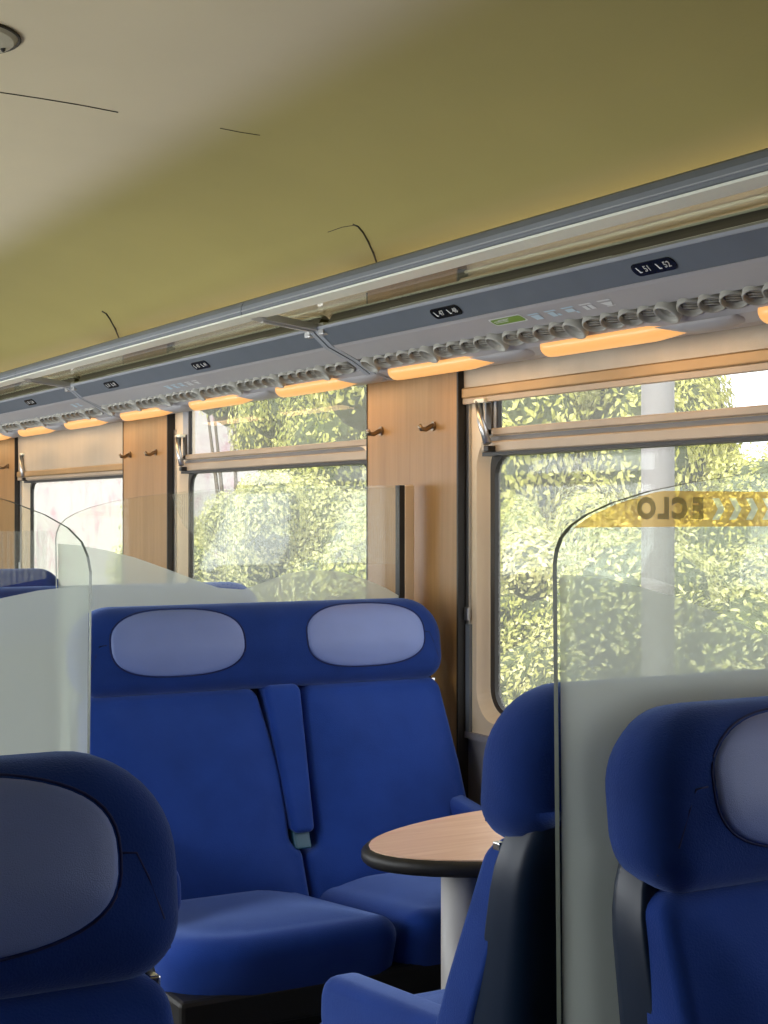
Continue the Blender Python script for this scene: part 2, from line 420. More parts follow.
# ------------------------------------------------------------------ side walls
NB = range(-2, 5)            # bays; a wooden panel spans y 3.495+kP .. 4.00+kP
PAN = [(3.495+k*P, 4.00+k*P) for k in range(-3, 5)]
def side(x, s): return x if s > 0 else mx(x)
def ring_faces(bm, A, B):
    va = [bm.verts.new(p) for p in A]; vb = [bm.verts.new(p) for p in B]; n = len(A)
    for k in range(n): bm.faces.new((va[k], va[(k+1) % n], vb[(k+1) % n], vb[k]))
def rrect(ya, yb, za, zb, r, seg=8):
    pts = []
    for cx, cz, a0 in ((yb-r, zb-r, 0), (ya+r, zb-r, 90), (ya+r, za+r, 180), (yb-r, za+r, 270)):
        for k in range(seg+1):
            a = math.radians(a0+90*k/seg); pts.append((cx+r*math.cos(a), cz+r*math.sin(a)))
    return pts
for s, nm in ((1, 'wall_right'), (-1, 'wall_left')):
    # sill wall below the windows and the strip above them
    bm = BX((side(WP, s), Y0, 0.0), (side(WP+0.07, s), Y1, 0.805))
    box(bm, (side(WP-0.012, s), Y0, 0.795), (side(WP+0.06, s), Y1, 0.812))
    struct(nm, bm, 'grey_wall')
    bm = BX((side(WP, s), Y0, 1.93), (side(WP+0.06, s), Y1, 2.10))
    nm2 = struct('trim_1' if s > 0 else 'trim_2', bm, 'cream')
    obj('ledge', BX((side(WP-0.012, s), Y0, 2.040), (side(WP, s), Y1, 2.047), 0.002), 'rail_bright', nm2)
    obj('curtain_rail', tube([(side(WP-0.02, s), Y0, 2.018), (side(WP-0.02, s), Y1, 2.018)], 0.008, 10), 'cream', nm2, True)
wood_n = 3
win_n = 0
BAYS = [(PAN[i][1], PAN[i+1][0]) for i in range(len(PAN)-1)]
def build_window(s, ya, yb, visible, n):
    win = bpy.data.objects.new('window_%d' % n, None); C.objects.link(win); win['kind'] = 'structure'
    X = lambda x: side(x, s)
    # flat surround with rounded opening, splayed reveal
    oa, ob = ya+0.03, yb-0.045       # outer edge of reveal
    A = rrect(oa, ob, 0.845, 1.60, 0.085); B = rrect(oa+0.025, ob-0.025, 0.866, 1.585, 0.070)
    D = rrect(oa+0.055, ob-0.055, 0.878, 1.549, 0.058)
    n_ = len(A); bm = bmesh.new()
    outer = []
    for (y, z) in A:                   # push outwards on to the rectangle of the bay
        cy, cz = (oa+ob)/2, 1.2
        dy, dz = y-cy, z-cz; ky = ((yb-cy) if dy > 0 else (cy-ya))/max(abs(dy), 1e-6); kz = ((1.60-cz) if dz > 0 else (cz-0.808))/max(abs(dz), 1e-6)
        k = min(ky, kz); outer.append((cy+dy*k, cz+dz*k))
    ring_faces(bm, [(X(WP), y, z) for y, z in outer], [(X(WP), y, z) for y, z in A])
    ring_faces(bm, [(X(WP), y, z) for y, z in A], [(X(WP+0.030), y, z) for y, z in B])
    obj('surround', bm, 'cream', win, False)
    bm = bmesh.new()
    B2 = B; ring_faces(bm, [(X(WP+0.028), y, z) for y, z in B2], [(X(WP+0.022), y, z) for y, z in D]); ring_faces(bm, [(X(WP+0.022), y, z) for y, z in D], [(X(WP+0.04), y, z) for y, z in D])
    obj('rubber_seal', bm, 'black', win)
    bm = bmesh.new(); fill_face(bm, [(X(WP+0.034), y, z) for y, z in D]); obj('pane', bm, 'window_glass', win)
    # transom between fixed pane and tilting light
    ta, tb = ya+0.02, yb-0.085
    tr = obj('transom', BX((X(WP-0.012), ta, 1.556), (X(WP+0.05), tb, 1.585), 0.004), 'transom', win)
    obj('transom_groove', BX((X(WP+0.004), ta, 1.585), (X(WP+0.05), tb, 1.600)), 'groove', tr)
    obj('transom_lip', BX((X(WP-0.006), ta, 1.600), (X(WP+0.05), tb, 1.619), 0.003), 'transom', tr)
    obj('transom_seal', BX((X(WP-0.008), ta, 1.547), (X(WP+0.045), tb, 1.556)), 'black', tr)
    # surround strips of the tilting light
    bm = BX((X(WP), ya, 1.60), (X(WP+0.05), ya+0.05, 1.95)); box(bm, (X(WP), yb-0.085, 1.60), (X(WP+0.05), yb, 1.95)); box(bm, (X(WP), ya, 1.84), (X(WP+0.05), yb, 1.95))
    obj('upper_surround', bm, 'cream', win)
    bm = BX((X(WP+0.000), yb-0.140, 1.619), (X(WP+0.012), yb-0.085, 1.84)); obj('vent_frame', bm, 'slate_light', win)
    obj('vent_seal', BX((X(WP+0.002), yb-0.147, 1.619), (X(WP+0.014), yb-0.140, 1.84)), 'black', win)
    bm = bmesh.new(); fill_face(bm, [(X(WP+0.012), y, z) for y, z in ((ya+0.05, 1.615), (yb-0.140, 1.615), (yb-0.140, 1.845), (ya+0.05, 1.845))])
    obj('vent_pane', bm, 'window_glass', win)
    if visible:
        # tilting stay
        la = obj('window_stay', tube([(X(WP-0.020), yb-0.088, 1.690), (X(WP-0.030), yb-0.112, 1.640), (X(WP-0.028), yb-0.142, 1.578)], [0.011, 0.010, 0.011], 8), 'steel', win, True)
        obj('stay_bracket', BX((X(WP-0.006), yb-0.128, 1.60), (X(WP+0.0), yb-0.100, 1.695), 0.002), 'dark_metal', la)
        obj('stay_pivot', BX((X(WP-0.035), yb-0.155, 1.556), (X(WP-0.005), yb-0.132, 1.572), 0.003), 'black', la)
        obj('stay_cap', BX((X(WP-0.030), yb-0.125, 1.686), (X(WP), yb-0.075, 1.697), 0.004), 'rail_bright', la)
    return win
for s in (1, -1):
    for i, (ya, yb) in enumerate(BAYS):
        win_n += 1
        build_window(s, ya, yb, s > 0 and i in (2, 3, 4), win_n)
for s in (1, -1):
    for i, (pa, pb) in enumerate(PAN):
        X = lambda x: side(x, s)
        p = struct('trim_%d' % (wood_n if wood_n < 8 else wood_n+1), BX((X(WR), pa+0.004, 0.02), (X(WP+0.02), pb, 2.076)), 'wood'); wood_n += 1
        obj('edge_strip', BX((X(WR-0.002), pa-0.004, 0.02), (X(WP+0.01), pa+0.004, 2.05)), 'black', p)
        obj('edge_strip', BX((X(WR-0.002), pb, 0.02), (X(WP+0.01), pb+0.005, 2.05)), 'black', p)
        c_ = obj('curtain_channel', BX((X(WP-0.008), pa-0.020, 0.90), (X(WP+0.0), pa-0.006, 1.72)), 'steel', p)
        obj('channel_cover', BX((X(WP-0.010), pa-0.024, 0.81), (X(WP+0.0), pa-0.006, 1.10)), 'slate', c_)
        obj('channel_clip', BX((X(WP-0.016), pa-0.026, 1.11), (X(WP-0.008), pa-0.008, 1.145), 0.002), 'steel', c_)

# coat hooks
def hook_bm():
    bm = tube([(0.0, 0, 0.006), (-0.012, 0.0, 0.002), (-0.026, 0, -0.006), (-0.040, 0, -0.005), (-0.047, 0, 0.006)], [0.008, 0.007, 0.0065, 0.007, 0.006], 10)
    return bm
hook0 = None
for y, z, lab in ((3.62, 1.632, 'right-hand coat hook on the wooden panel beside the blue bench'), (3.915, 1.632, 'left-hand coat hook on the wooden panel beside the blue bench'),
                  (3.62+P, 1.632, 'right-hand coat hook on the wooden panel left of the middle window'), (3.915+P, 1.632, 'left-hand coat hook on the wooden panel left of the middle window'),
                  (3.62+2*P, 1.632, 'coat hook on the farthest wooden panel at the left edge')):
    if hook0 is None:
        hook0 = thing('coat_hook', lab, 'hook', (WR, y, z), 0, 'coat hooks on the wooden panels')
        obj('prong', hook_bm(), 'hook_metal', hook0, True)
        obj('mount', tube([(0.0, 0, 0.004), (-0.005, 0, 0.004)], 0.013, 14), 'hook_metal', hook0)
    else: dup(hook0, (WR, y, z), 0, lab)
for y, lab in ((3.62, 'short luggage rack hook high on the wooden panel seen under the rack rail'), ):
    h = thing('rack_hook', lab, 'hook', (WR, 3.60, 2.00), 0); obj('prong', hook_bm(), 'hook_metal', h, True)

# blinds
def blind(ya, yb, zb, lab):
    t = thing('roller_blind', lab, 'blind', (WP, (ya+yb)/2, zb), 0, 'roller blinds at the windows')
    h = (yb-ya)/2-0.006
    bm = bmesh.new(); n = 24; zt = 1.93-zb
    for i in range(n):
        pass
    ys_ = [-h+2*h*i/n for i in range(n+1)]
    fr = [[bm.verts.new((-0.016+0.0015*math.sin(i*1.9+j), y, 0.03+(zt-0.03)*j/4)) for j in range(5)] for i, y in enumerate(ys_)]
    for a, c in zip(fr, fr[1:]):
        for j in range(4): bm.faces.new((a[j], a[j+1], c[j+1], c[j]))
    obj('fabric', bm, 'blind', t, True)
    obj('bottom_bar', BX((-0.024, -h, 0.006), (-0.008, h, 0.034), 0.004), 'blind_bar', t)
    obj('bar_lip', BX((-0.020, -h, -0.010), (-0.008, h, 0.006), 0.002), 'transom', t)
blind(BAYS[2][0], BAYS[2][1], 1.697, 'roller blind rolled almost up over the near right-hand window')
for kk in (0, 1):  # unseen blinds added to keep left-hand light off the near headrests
    tb_ = thing('shading_blind', ('added unseen blind shading the left-hand window behind the viewpoint', 'added unseen blind shading the left-hand window beside the viewpoint')[kk], 'blind', (mx(WP)+0.026, 0, 0))
    obj('fabric', BX((-0.016, BAYS[kk][0]+0.01, 0.86), (-0.010, BAYS[kk][1]-0.01, 1.93)), 'blind', tb_)
    obj('bottom_bar', BX((-0.020, BAYS[kk][0]+0.01, 0.85), (-0.006, BAYS[kk][1]-0.01, 0.875), 0.004), 'blind_bar', tb_)
blind(BAYS[4][0], BAYS[4][1], 1.57, 'cream roller blind drawn down over the top of the far left window')

# ------------------------------------------------------------------ overhead panel modules
SLOT_W, LAMP_W = 1.4, 0.65
LAMPS0 = 3.07               # near end of one lamp; the others every P/3
J0 = 3.70-P
def overhead(y0, lab):
    """service panel under the luggage rack from y0 to y0+P, modelled at local y 0..P"""
    t = thing('overhead_panel', lab, 'panel', (0, y0, 0), 0, 'overhead panels under the luggage rack')
    g = 0.004; ya, yb = g, P-g
    # body behind the faces
    obj('body', prism_y([(1.856, 1.887), (1.90, 1.849), (1.968, 1.816), (1.975, 1.828), (2.012, 1.812), (2.018, 1.790), (2.075, 1.772), (2.12, 1.775), (2.205, 1.80), (2.205, 1.915), (1.93, 1.915)], ya, yb), 'fascia', t)
    obj('top_lip', prism_y([(1.846, 1.894), (1.850, 1.8875), (1.862, 1.884), (1.95, 1.918), (1.94, 1.925), (1.86, 1.902)], ya, yb), 'slate_light', t)
    obj('upper_band', prism_y([(1.8515, 1.8865), (1.896, 1.8480), (1.906, 1.856), (1.862, 1.892)], ya, yb), 'slate', t)
    obj('face', prism_y([(1.8965, 1.8475), (1.905, 1.8415), (1.9705, 1.8135), (1.974, 1.820), (1.905, 1.852)], ya, yb), 'fascia', t)
    obj('air_channel', prism_y([(1.970, 1.822), (2.018, 1.800), (2.022, 1.815), (1.975, 1.835)], ya+0.04, yb-0.03), 'nozzle_dark', t)
    obj('lower_band', prism_y([(2.016, 1.7905), (2.030, 1.780), (2.078, 1.768), (2.13, 1.770), (2.13, 1.785), (2.024, 1.800)], ya, yb), 'fascia', t)
    for e in (ya, yb-0.022):
        obj('end_trim', prism_y([(1.850, 1.885), (1.896, 1.8455), (1.972, 1.811), (2.026, 1.777), (2.078, 1.764), (2.10, 1.785), (1.95, 1.86), (1.87, 1.90)], e, e+0.022), 'slate_light', t)
    # light slot on top of the panel washes the rack and the wall; a warm lamp glows below
    l = bpy.data.lights.new('slot_light', 'AREA'); l.shape = 'RECTANGLE'; l.size = 0.06; l.size_y = P-0.1; l.energy = SLOT_W; l.color = (1.0, 0.90, 0.80)
    o = bpy.data.objects.new('slot_light', l); C.objects.link(o); o.parent = t; o.location = (2.03, P/2, 1.935); o.rotation_euler = (0, math.radians(-128), 0)
    for j in range(3):
        l = bpy.data.lights.new('reading_lamp', 'AREA'); l.shape = 'RECTANGLE'; l.size = 0.05; l.size_y = 0.5; l.energy = LAMP_W; l.color = (1.0, 0.62, 0.28)
        o = bpy.data.objects.new('reading_lamp', l); C.objects.link(o); o.parent = t
        o.location = (2.06, (LAMPS0-0.015-J0) % (P/3) + j*P/3+0.28, 1.750); o.rotation_euler = (0, math.radians(-12), 0)
    return t
# nozzle meshes (shared)
def nozzle_mesh(open_):
    bm = bmesh.new(); seg = 18
    prof = [(0.0265, 0.012), (0.0285, -0.006), (0.0280, -0.012), (0.0262, -0.014), (0.0242, -0.012), (0.0230, -0.007), (0.0222, -0.001)] if not open_ else \
           [(0.0265, 0.012), (0.0290, -0.008), (0.0290, -0.020), (0.0260, -0.023), (0.0235, -0.020), (0.0225, -0.014), (0.0190, -0.015), (0.0175, -0.011), (0.0160, -0.004)]
    rg = [[bm.verts.new((r_*math.cos(2*PI*k/seg), r_*math.sin(2*PI*k/seg), z)) for k in range(seg)] for r_, z in prof]
    for a, c in zip(rg, rg[1:]):
        for k in range(seg): bm.faces.new((a[k], a[(k+1) % seg], c[(k+1) % seg], c[k]))
    f = bm.faces.new(rg[-1]); f.material_index = 1
    for q in (-0.009, 0.0, 0.009):
        n0 = len(bm.faces); box(bm, (-0.016, q-0.0016, -0.006), (0.016, q+0.0016, -0.001))
    bmesh.ops.recalc_face_normals(bm, faces=bm.faces)
    me = bpy.data.meshes.new('air_nozzle'); bm.to_mesh(me); bm.free()
    me.materials.append(MATS['nozzle']); me.materials.append(MATS['nozzle_dark'])
    for p in me.polygons: p.use_smooth = len(p.vertices) == 4
    return me
NZ = [nozzle_mesh(False), nozzle_mesh(True)]
def lens_mesh():
    """warm lamp cover: blunt far end, long tapering near end; local y 0 (near) .. 0.56 (far)"""
    bm = bmesh.new(); n = 28; L_ = 0.565; rings = []
    for i in range(n+1):
        q = i/n; y = L_*q
        wd = min(1.0, (q/0.30)**0.6 if q > 0 else 0) * (math.sqrt(max(0, 1-((q-0.955)/0.045)**2)) if q > 0.955 else 1)
        wd = max(wd, 0.03); hh = 0.026*wd; ww = 0.030*wd
        cx = 2.052
        rings.append([bm.verts.new((cx+ww*math.cos(a)+0.018*(1-wd), y, 1.778-hh*math.sin(a)*0.9+0.004*(1-wd))) for a in [PI*k/12 for k in range(-1, 14)]])
    m_ = len(rings[0])
    for a, c in zip(rings, rings[1:]):
        for k in range(m_-1): bm.faces.new((a[k], a[k+1], c[k+1], c[k]))
    bm.faces.new(rings[0]); bm.faces.new(rings[-1])
    bmesh.ops.recalc_face_normals(bm, faces=bm.faces)
    me = bpy.data.meshes.new('lamp_lens'); bm.to_mesh(me); bm.free(); me.materials.append(MATS['lamp'])
    for p in me.polygons: p.use_smooth = True
    return me
LENS = lens_mesh()
def taper_mesh():
    """moulded fairing at the near end of each lamp"""
    bm = bmesh.new(); n = 14; rings = []
    for i in range(n+1):
        q = i/n; y = -0.10+0.24*q; e = math.sin(PI*q)**0.7 if 0 < q < 1 else 0.0
        rings.append([bm.verts.new((2.060+0.034*math.cos(a), y, 1.779-(0.004+0.014*e)*math.sin(a))) for a in [PI*k/10 for k in range(11)]])
    for a, c in zip(rings, rings[1:]):
        for k in range(10): bm.faces.new((a[k], a[k+1], c[k+1], c[k]))
    bm.faces.new(rings[0]); bm.faces.new(rings[-1]); bmesh.ops.recalc_face_normals(bm, faces=bm.faces)
    me = bpy.data.meshes.new('lamp_fairing'); bm.to_mesh(me); bm.free(); me.materials.append(MATS['fascia'])
    for p in me.polygons: p.use_smooth = True
    return me
FAIR = taper_mesh()
ch_dir = Vector((-0.30, -0.35, -1.0)).normalized()
def band_matrix(y, xa, za, xb, zb, off=0.0009):
    """frame on a sloping longitudinal band: text runs towards -y (reads for somebody in the aisle), up = towards (xa,za)"""
    c = Vector(((xa+xb)/2, y, (za+zb)/2)); up = Vector((xa-xb, 0, za-zb)).normalized(); rt = Vector((0, -1, 0)); nn = rt.cross(up).normalized()
    M = Matrix((rt, up, nn)).transposed().to_4x4(); M.translation = c+nn*off; return M
def plate(t, y, txt):
    M = band_matrix(y, 1.8530, 1.8853, 1.8945, 1.8493, 0.0004)
    o = rpoly([(-0.062, -0.0155), (0.062, -0.0155), (0.062, 0.0155), (-0.062, 0.0155)], 0.014, 5)
    bm = bmesh.new(); A = [bm.verts.new(M @ Vector((x, z, 0.0022))) for x, z in o]; B = [bm.verts.new(M @ Vector((x, z, 0))) for x, z in o]; bm.faces.new(A)
    for k in range(len(o)): bm.faces.new((A[k], B[k], B[(k+1) % len(o)], A[(k+1) % len(o)]))
    p = obj('number_plate', bm, 'black_gloss', t)
    if txt:
        for dx_, s_ in ((-0.018, txt[0]), (0.040, txt[1])):
            text_mesh(s_, 0.020, 'plate_ink', p, M @ Matrix.Translation((dx_, 0, 0.0028)), 'seat_number')
            bm = bmesh.new(); q = Vector((dx_-0.024, 0, 0.0))   # little seat pictogram: slanting back and seat
            for poly in (((-0.006, 0.007), (-0.003, 0.007), (0.001, -0.004), (-0.003, -0.004)), ((-0.003, -0.007), (0.005, -0.007), (0.005, -0.005), (-0.003, -0.003))):
                fill_face(bm, [M @ (Vector((a+q.x, b_, 0.003))) for a, b_ in poly])
            obj('seat_symbol', bm, 'white_ink', p)
def pictos(t, y_far, n, m='icon'):
    for k in range(n):
        M = band_matrix(y_far-0.063*k, 1.905, 1.8415, 1.962, 1.8171, 0.0005)
        bm = bmesh.new()
        shapes = [((-0.017, 0.010), (0.016, 0.010), (0.019, 0.006), (-0.014, 0.006)), ((-0.012, 0.004), (0.014, 0.004), (0.012, -0.011), (-0.010, -0.011))]
        if k == 1: shapes = [shapes[0], ((-0.012, 0.004), (0.006, 0.004), (0.004, -0.011), (-0.010, -0.011)), ((0.007, -0.004), (0.016, -0.004), (0.016, -0.011), (0.007, -0.011))]
        if k == 2: shapes = [shapes[0], ((-0.013, 0.003), (0.010, 0.003), (0.010, -0.007), (-0.013, -0.007)), ((0.006, -0.007), (0.013, -0.007), (0.015, -0.013), (0.008, -0.013))]
        if k == 3: shapes = [shapes[0], ((-0.014, 0.003), (-0.003, 0.003), (-0.003, -0.010), (-0.014, -0.010)), ((0.001, 0.004), (0.013, 0.004), (0.013, -0.010), (0.001, -0.010))]
        if k == 4: shapes = [shapes[0], ((-0.015, 0.002), (0.015, 0.002), (0.006, -0.008), (-0.006, -0.008)), ((-0.010, -0.009), (0.012, -0.009), (0.012, -0.011), (-0.010, -0.011))]
        for sh in shapes: fill_face(bm, [M @ Vector((a*1.25, b_*1.25, 0.0005)) for a, b_ in sh])
        obj('pictogram', bm, 'icon' if k < 3 else 'icon_pale', t)
labs = ['overhead service panel behind the viewpoint, above the camera seat', 'nearest overhead panel with seat numbers 51 52 and the green sticker',
        'second overhead panel with air nozzles, left of the big bracket arm', 'third overhead panel with air nozzles at the far left', 'overhead panel at the far end of the car', 'last overhead panel by the end wall', 'overhead panel above the front door end']
for k in range(-2, 4):
    y0 = J0+k*P
    lab = {0: labs[1], 1: labs[2], 2: labs[3]}.get(k, {-2: 'overhead panel by the wall behind the viewpoint', -1: labs[0], 3: labs[4]}.get(k))
    t = overhead(y0, lab)
    for j in range(33):
        y = 0.085+j*(P-0.16)/32
        op = (j % 5 == 2)
        o = bpy.data.objects.new('air_nozzle', NZ[1 if op else 0]); C.objects.link(o); o.parent = t
        d = Vector((-0.34, -0.34, -1.0)) if not op else Vector((-0.62, 0.02, -1.0))
        o.location = (1.992, y, 1.8085); o.rotation_euler = (-d).to_track_quat('Z', 'Y').to_euler()
    for j in range(3):
        yl = (LAMPS0-0.015-J0) % (P/3) + j*P/3
        o = bpy.data.objects.new('lamp_lens', LENS); C.objects.link(o); o.parent = t; o.location = (0, yl, 0)
        f = bpy.data.objects.new('lamp_fairing', FAIR); C.objects.link(f); f.parent = t; f.location = (0, yl, 0)
    if k == 0:
        plate(t, 3.055-y0, ('47', '48')); plate(t, 2.300-y0, ('51', '52'))
        M = band_matrix(2.878-y0, 1.905, 1.8415, 1.950, 1.8223, 0.0005)
        for (hw, hh, zz, mm_) in ((0.064, 0.0155, 0.0006, 'icon_pale'), (0.060, 0.0120, 0.0012, 'sticker_green')):
            bm = bmesh.new(); fill_face(bm, [M @ Vector((x, z, zz)) for x, z in rpoly([(-hw, -hh), (hw, -hh), (hw, hh), (-hw, hh)], 0.008, 4)])
            st = obj('green_sticker' if mm_ != 'icon_pale' else 'sticker_border', bm, mm_, t)
        bm = bmesh.new()
        for a, b_, c_, d_ in ((-0.050, 0.002, 0.004, 0.0045), (-0.050, -0.003, 0.000, -0.001), (-0.030, 0.006, 0.012, 0.008)):
            fill_face(bm, [M @ Vector(p) for p in ((a, b_, 0.0018), (c_, b_, 0.0018), (c_, d_, 0.0018), (a, d_, 0.0018))])
        obj('sticker_print', bm, 'icon_pale', st)
        pictos(t, 2.777-y0, 5)
    if k == 1:
        plate(t, 4.545-y0, ('43', '44')); plate(t, 5.40-y0, ('37', '38')); pictos(t, 4.98-y0, 5)
    if k == 2:
        plate(t, 6.43-y0, ('33', '34')); pictos(t, 6.02-y0, 2)

# ------------------------------------------------------------------ luggage racks
def rack(y0, lab, s=1):
    t = thing('luggage_rack', lab, 'luggage rack', (0, y0, 0), 0, 'luggage racks above the right-hand windows' if s > 0 else 'luggage racks above the left-hand windows')
    X = lambda p: [(side(x, s), z) for x, z in p]
    obj('rail', prism_y(X([(1.702, 1.962), (1.662, 1.958), (1.646, 1.950), (1.639, 1.937), (1.640, 1.918), (1.650, 1.914), (1.706, 1.914)]), 0.002, P-0.002), 'slate', t)
    obj('rail_bead', prism_y(X([(1.6370, 1.925), (1.6370, 1.9275), (1.643, 1.9285), (1.643, 1.924)]), 0.002, P-0.002), 'slate_light', t)
    obj('rail_underside', prism_y(X([(1.6385, 1.9155), (1.6415, 1.9115), (1.700, 1.911), (1.702, 1.9155)]), 0.002, P-0.002), 'rail_bright', t)
    obj('glass_shelf', BX((side(1.700, s), 0.01, 1.918), (side(1.93, s), P-0.01, 1.924)), 'glass', t)
    fl = obj('rear_flange', prism_y(X([(1.892, 1.930), (1.900, 1.9345), (1.925, 1.919), (1.885, 1.901), (1.875, 1.901)]), 0.03, P-0.03), 'dark_metal', t)
    obj('flange_edge', prism_y(X([(1.8895, 1.9300), (1.8910, 1.9355), (1.899, 1.9375), (1.899, 1.9325)]), 0.03, P-0.03), 'rail_bright', fl)
    for a, b_ in ((0.35, 0.80), (0.86, 1.00), (1.30, 1.75)):
        obj('slot_glow_strip', BX((side(1.872, s), a, 1.9020), (side(1.8765, s), b_, 1.9060)), 'rail_bright', fl)  # pale strips painted in for light showing through the flange slots
    # bracket arm at the far joint
    ar = obj('bracket_arm', prism_y(X([(1.660, 1.916), (1.700, 1.905), (1.850, 1.8855), (1.868, 1.889), (1.868, 1.900), (1.71, 1.922)]), P-0.028, P+0.028), 'steel', t)
    obj('arm_rib', prism_y(X([(1.70, 1.9045), (1.85, 1.885), (1.85, 1.882), (1.70, 1.900)]), P-0.006, P+0.006), 'steel', ar)
    for q in (-0.055, 0.025):
        obj('clamp', BX((side(1.850, s), P+q, 1.872), (side(1.872, s), P+q+0.032, 1.905), 0.004), 'steel', ar)
    return t
rl = {0: 'luggage rack section above the near window, right of the bracket arm', 1: 'luggage rack section above the middle window, left of the bracket arm', 2: 'luggage rack section at the far left of the picture',
      -1: 'luggage rack section beside the viewpoint', -2: 'luggage rack section behind the viewpoint', 3: 'luggage rack section at the far end of the car'}
for k in range(-2, 4):
    rack(J0+k*P, rl[k])
tl = thing('left_luggage_rack', 'long luggage rack over the left-hand seats', 'luggage rack', (0, 0, 0))
obj('rail', prism_y([(mx(x), z) for x, z in [(1.702, 1.962), (1.662, 1.958), (1.646, 1.950), (1.639, 1.937), (1.640, 1.918), (1.650, 1.914), (1.706, 1.914)]], Y0, Y1), 'slate', tl)
obj('panel_body', prism_y([(mx(x), z) for x, z in [(1.856, 1.887), (1.90, 1.849), (1.968, 1.816), (2.075, 1.772), (2.205, 1.80), (2.205, 1.915), (1.93, 1.915)]], Y0, Y1), 'fascia', tl)

# ------------------------------------------------------------------ bench seat (faces local -y, centred on x, pad front at y=0)
def bench(loc, lab, rz=0):
    t = thing('bench_seat', lab, 'seat', loc, rz, 'double bench seats')
    sh = lambda k, z0, y0: (lambda u, v, w_: (u, y0+w_+k*(v-z0), v))
    # headrest across both places
    o = rpoly([(-0.507, 0.957), (0.507, 0.957), (0.507, 1.170), (-0.507, 1.170)], [0.060, 0.060, 0.150, 0.150], 10, 0.03)
    pm = pillow(o, 0.150, 0.052, 0.016, sh(0.12, 0.96, -0.006), rb=0.075, grid=0.02)
    bmesh.ops.recalc_face_normals(pm, faces=pm.faces)
    bvh = BVHTree.FromBMesh(pm)
    hr = obj('headrest', pm, 'velvet_dark', t, True)
    def proj(x, z, off):
        h = bvh.ray_cast(Vector((x, -1.0, z)), Vector((0, 1, 0)))
        y = h[0].y if h[0] is not None else 0.05
        return (x, y-off, z)
    for cx in (-0.255, 0.262):
        hw, hh, cz, ex = 0.172, 0.079, 1.083, 2.7
        n = 56
        def se(k, a, c):
            th = 2*PI*k/n; cs, sn = math.cos(th), math.sin(th)
            return (cx+a*math.copysign(abs(cs)**(2/ex), cs), cz+c*math.copysign(abs(sn)**(2/ex), sn))
        bm = bmesh.new(); rings = []
        for a_, off in ((1.0, -0.002), (0.985, 0.0025), (0.955, 0.004), (0.85, 0.0045), (0.65, 0.005), (0.4, 0.005), (0.18, 0.005)):
            rings.append([bm.verts.new(proj(*se(k, hw*a_, hh*a_), off)) for k in range(n)])
        for a, c in zip(rings, rings[1:]):
            for k in range(n): bm.faces.new((a[k], a[(k+1) % n], c[(k+1) % n], c[k]))
        bm.faces.new(rings[-1])
        ins = obj('head_insert', bm, 'insert', t, True); ins['label'] = 'smooth lilac oval head insert'
        obj('insert_piping', tube([proj(*se(k, hw*1.012, hh*1.02), -0.0002) for k in range(n)], 0.0016, 6, closed=True), 'insert_edge', hr, True)
    # stitched seams on the corners of the headrest
    for s_ in (-1, 1):
        obj('seam', tube([proj(s_*x, z, -0.0008) for x, z in ((0.436, 1.085), (0.452, 1.083), (0.463, 1.060), (0.478, 1.020), (0.492, 0.985))], 0.0016, 5), 'insert_edge', hr, True)
        if s_ > 0: obj('headrest_bracket', BX((0.474, 0.034, 0.946), (0.486, 0.050, 0.958), 0.002), 'chrome', t)
    # two back cushions with the slot for the folded armrest
    for s_ in (-1, 1):
        if s_ > 0: pts = [(0.505, 0.430), (0.018, 0.430), (0.018, 0.570), (0.058, 0.588), (0.064, 0.76), (0.082, 0.962), (0.490, 0.962), (0.502, 0.75)]
        else: pts = [(-0.505, 0.430), (0.010, 0.430), (0.010, 0.580), (-0.018, 0.600), (-0.010, 0.76), (-0.042, 0.962), (-0.490, 0.962), (-0.502, 0.75)]
        o = rpoly(pts, [0.05, 0.024, 0.026, 0.024, 0.10, 0.034, 0.034, 0.2], 6, 0.03)
        if s_ < 0: o = o[::-1]
        bm = pillow(o, 0.092, 0.022, 0.030, sh(0.42, 0.96, 0.018), grid=0.028)
        obj('back_cushion', bm, 'velvet', t, True)
    o = rpoly([(-0.014, 0.622), (0.044, 0.622), (0.074, 0.968), (-0.026, 0.968)], [0.016, 0.016, 0.020, 0.020], 5, 0.03)
    obj('middle_armrest', pillow(o, 0.10, 0.015, 0.003, sh(0.42, 0.96, 0.002), grid=0.02), 'velvet', t, True)
    o = rpoly([(-0.010, 0.584), (0.034, 0.584), (0.034, 0.630), (-0.010, 0.630)], 0.006, 3, 0.02)
    obj('armrest_hinge', pillow(o, 0.06, 0.005, 0.0, sh(0.42, 0.96, 0.020), grid=0.02), 'hinge', t, True)
    obj('back_web', pillow(rpoly([(-0.09, 0.44), (0.09, 0.44), (0.09, 0.97), (-0.09, 0.97)], 0.01, 2, 0.1), 0.03, 0.006, 0, sh(0.42, 0.96, 0.085)), 'insert_edge', t, True)
    # two seat cushions
    for s_ in (-1, 1):
        pts = [(s_*0.500+0.0, -0.655), (0.014+s_*0.002, -0.655), (0.014+s_*0.002, -0.04), (s_*0.500, -0.04)]
        o = rpoly(pts, [0.17, 0.066, 0.066, 0.066], 8, 0.03)
        if s_ < 0: o = o[::-1]
        bm = pillow(o, 0.150, 0.062, 0.020, lambda u, v, w_: (u, v+max(0.0, min(1.0, (-0.35-v)/0.3))*w_*0.35, 0.538-w_-0.10*(v+0.60)), rb=0.02, grid=0.028)
        obj('seat_cushion', bm, 'velvet', t, True)
    # plastic shell round the back
    o = rpoly([(-0.492, 0.16), (0.492, 0.16), (0.500, 1.10), (-0.500, 1.10)], [0.08, 0.08, 0.20, 0.20], 10, 0.05)
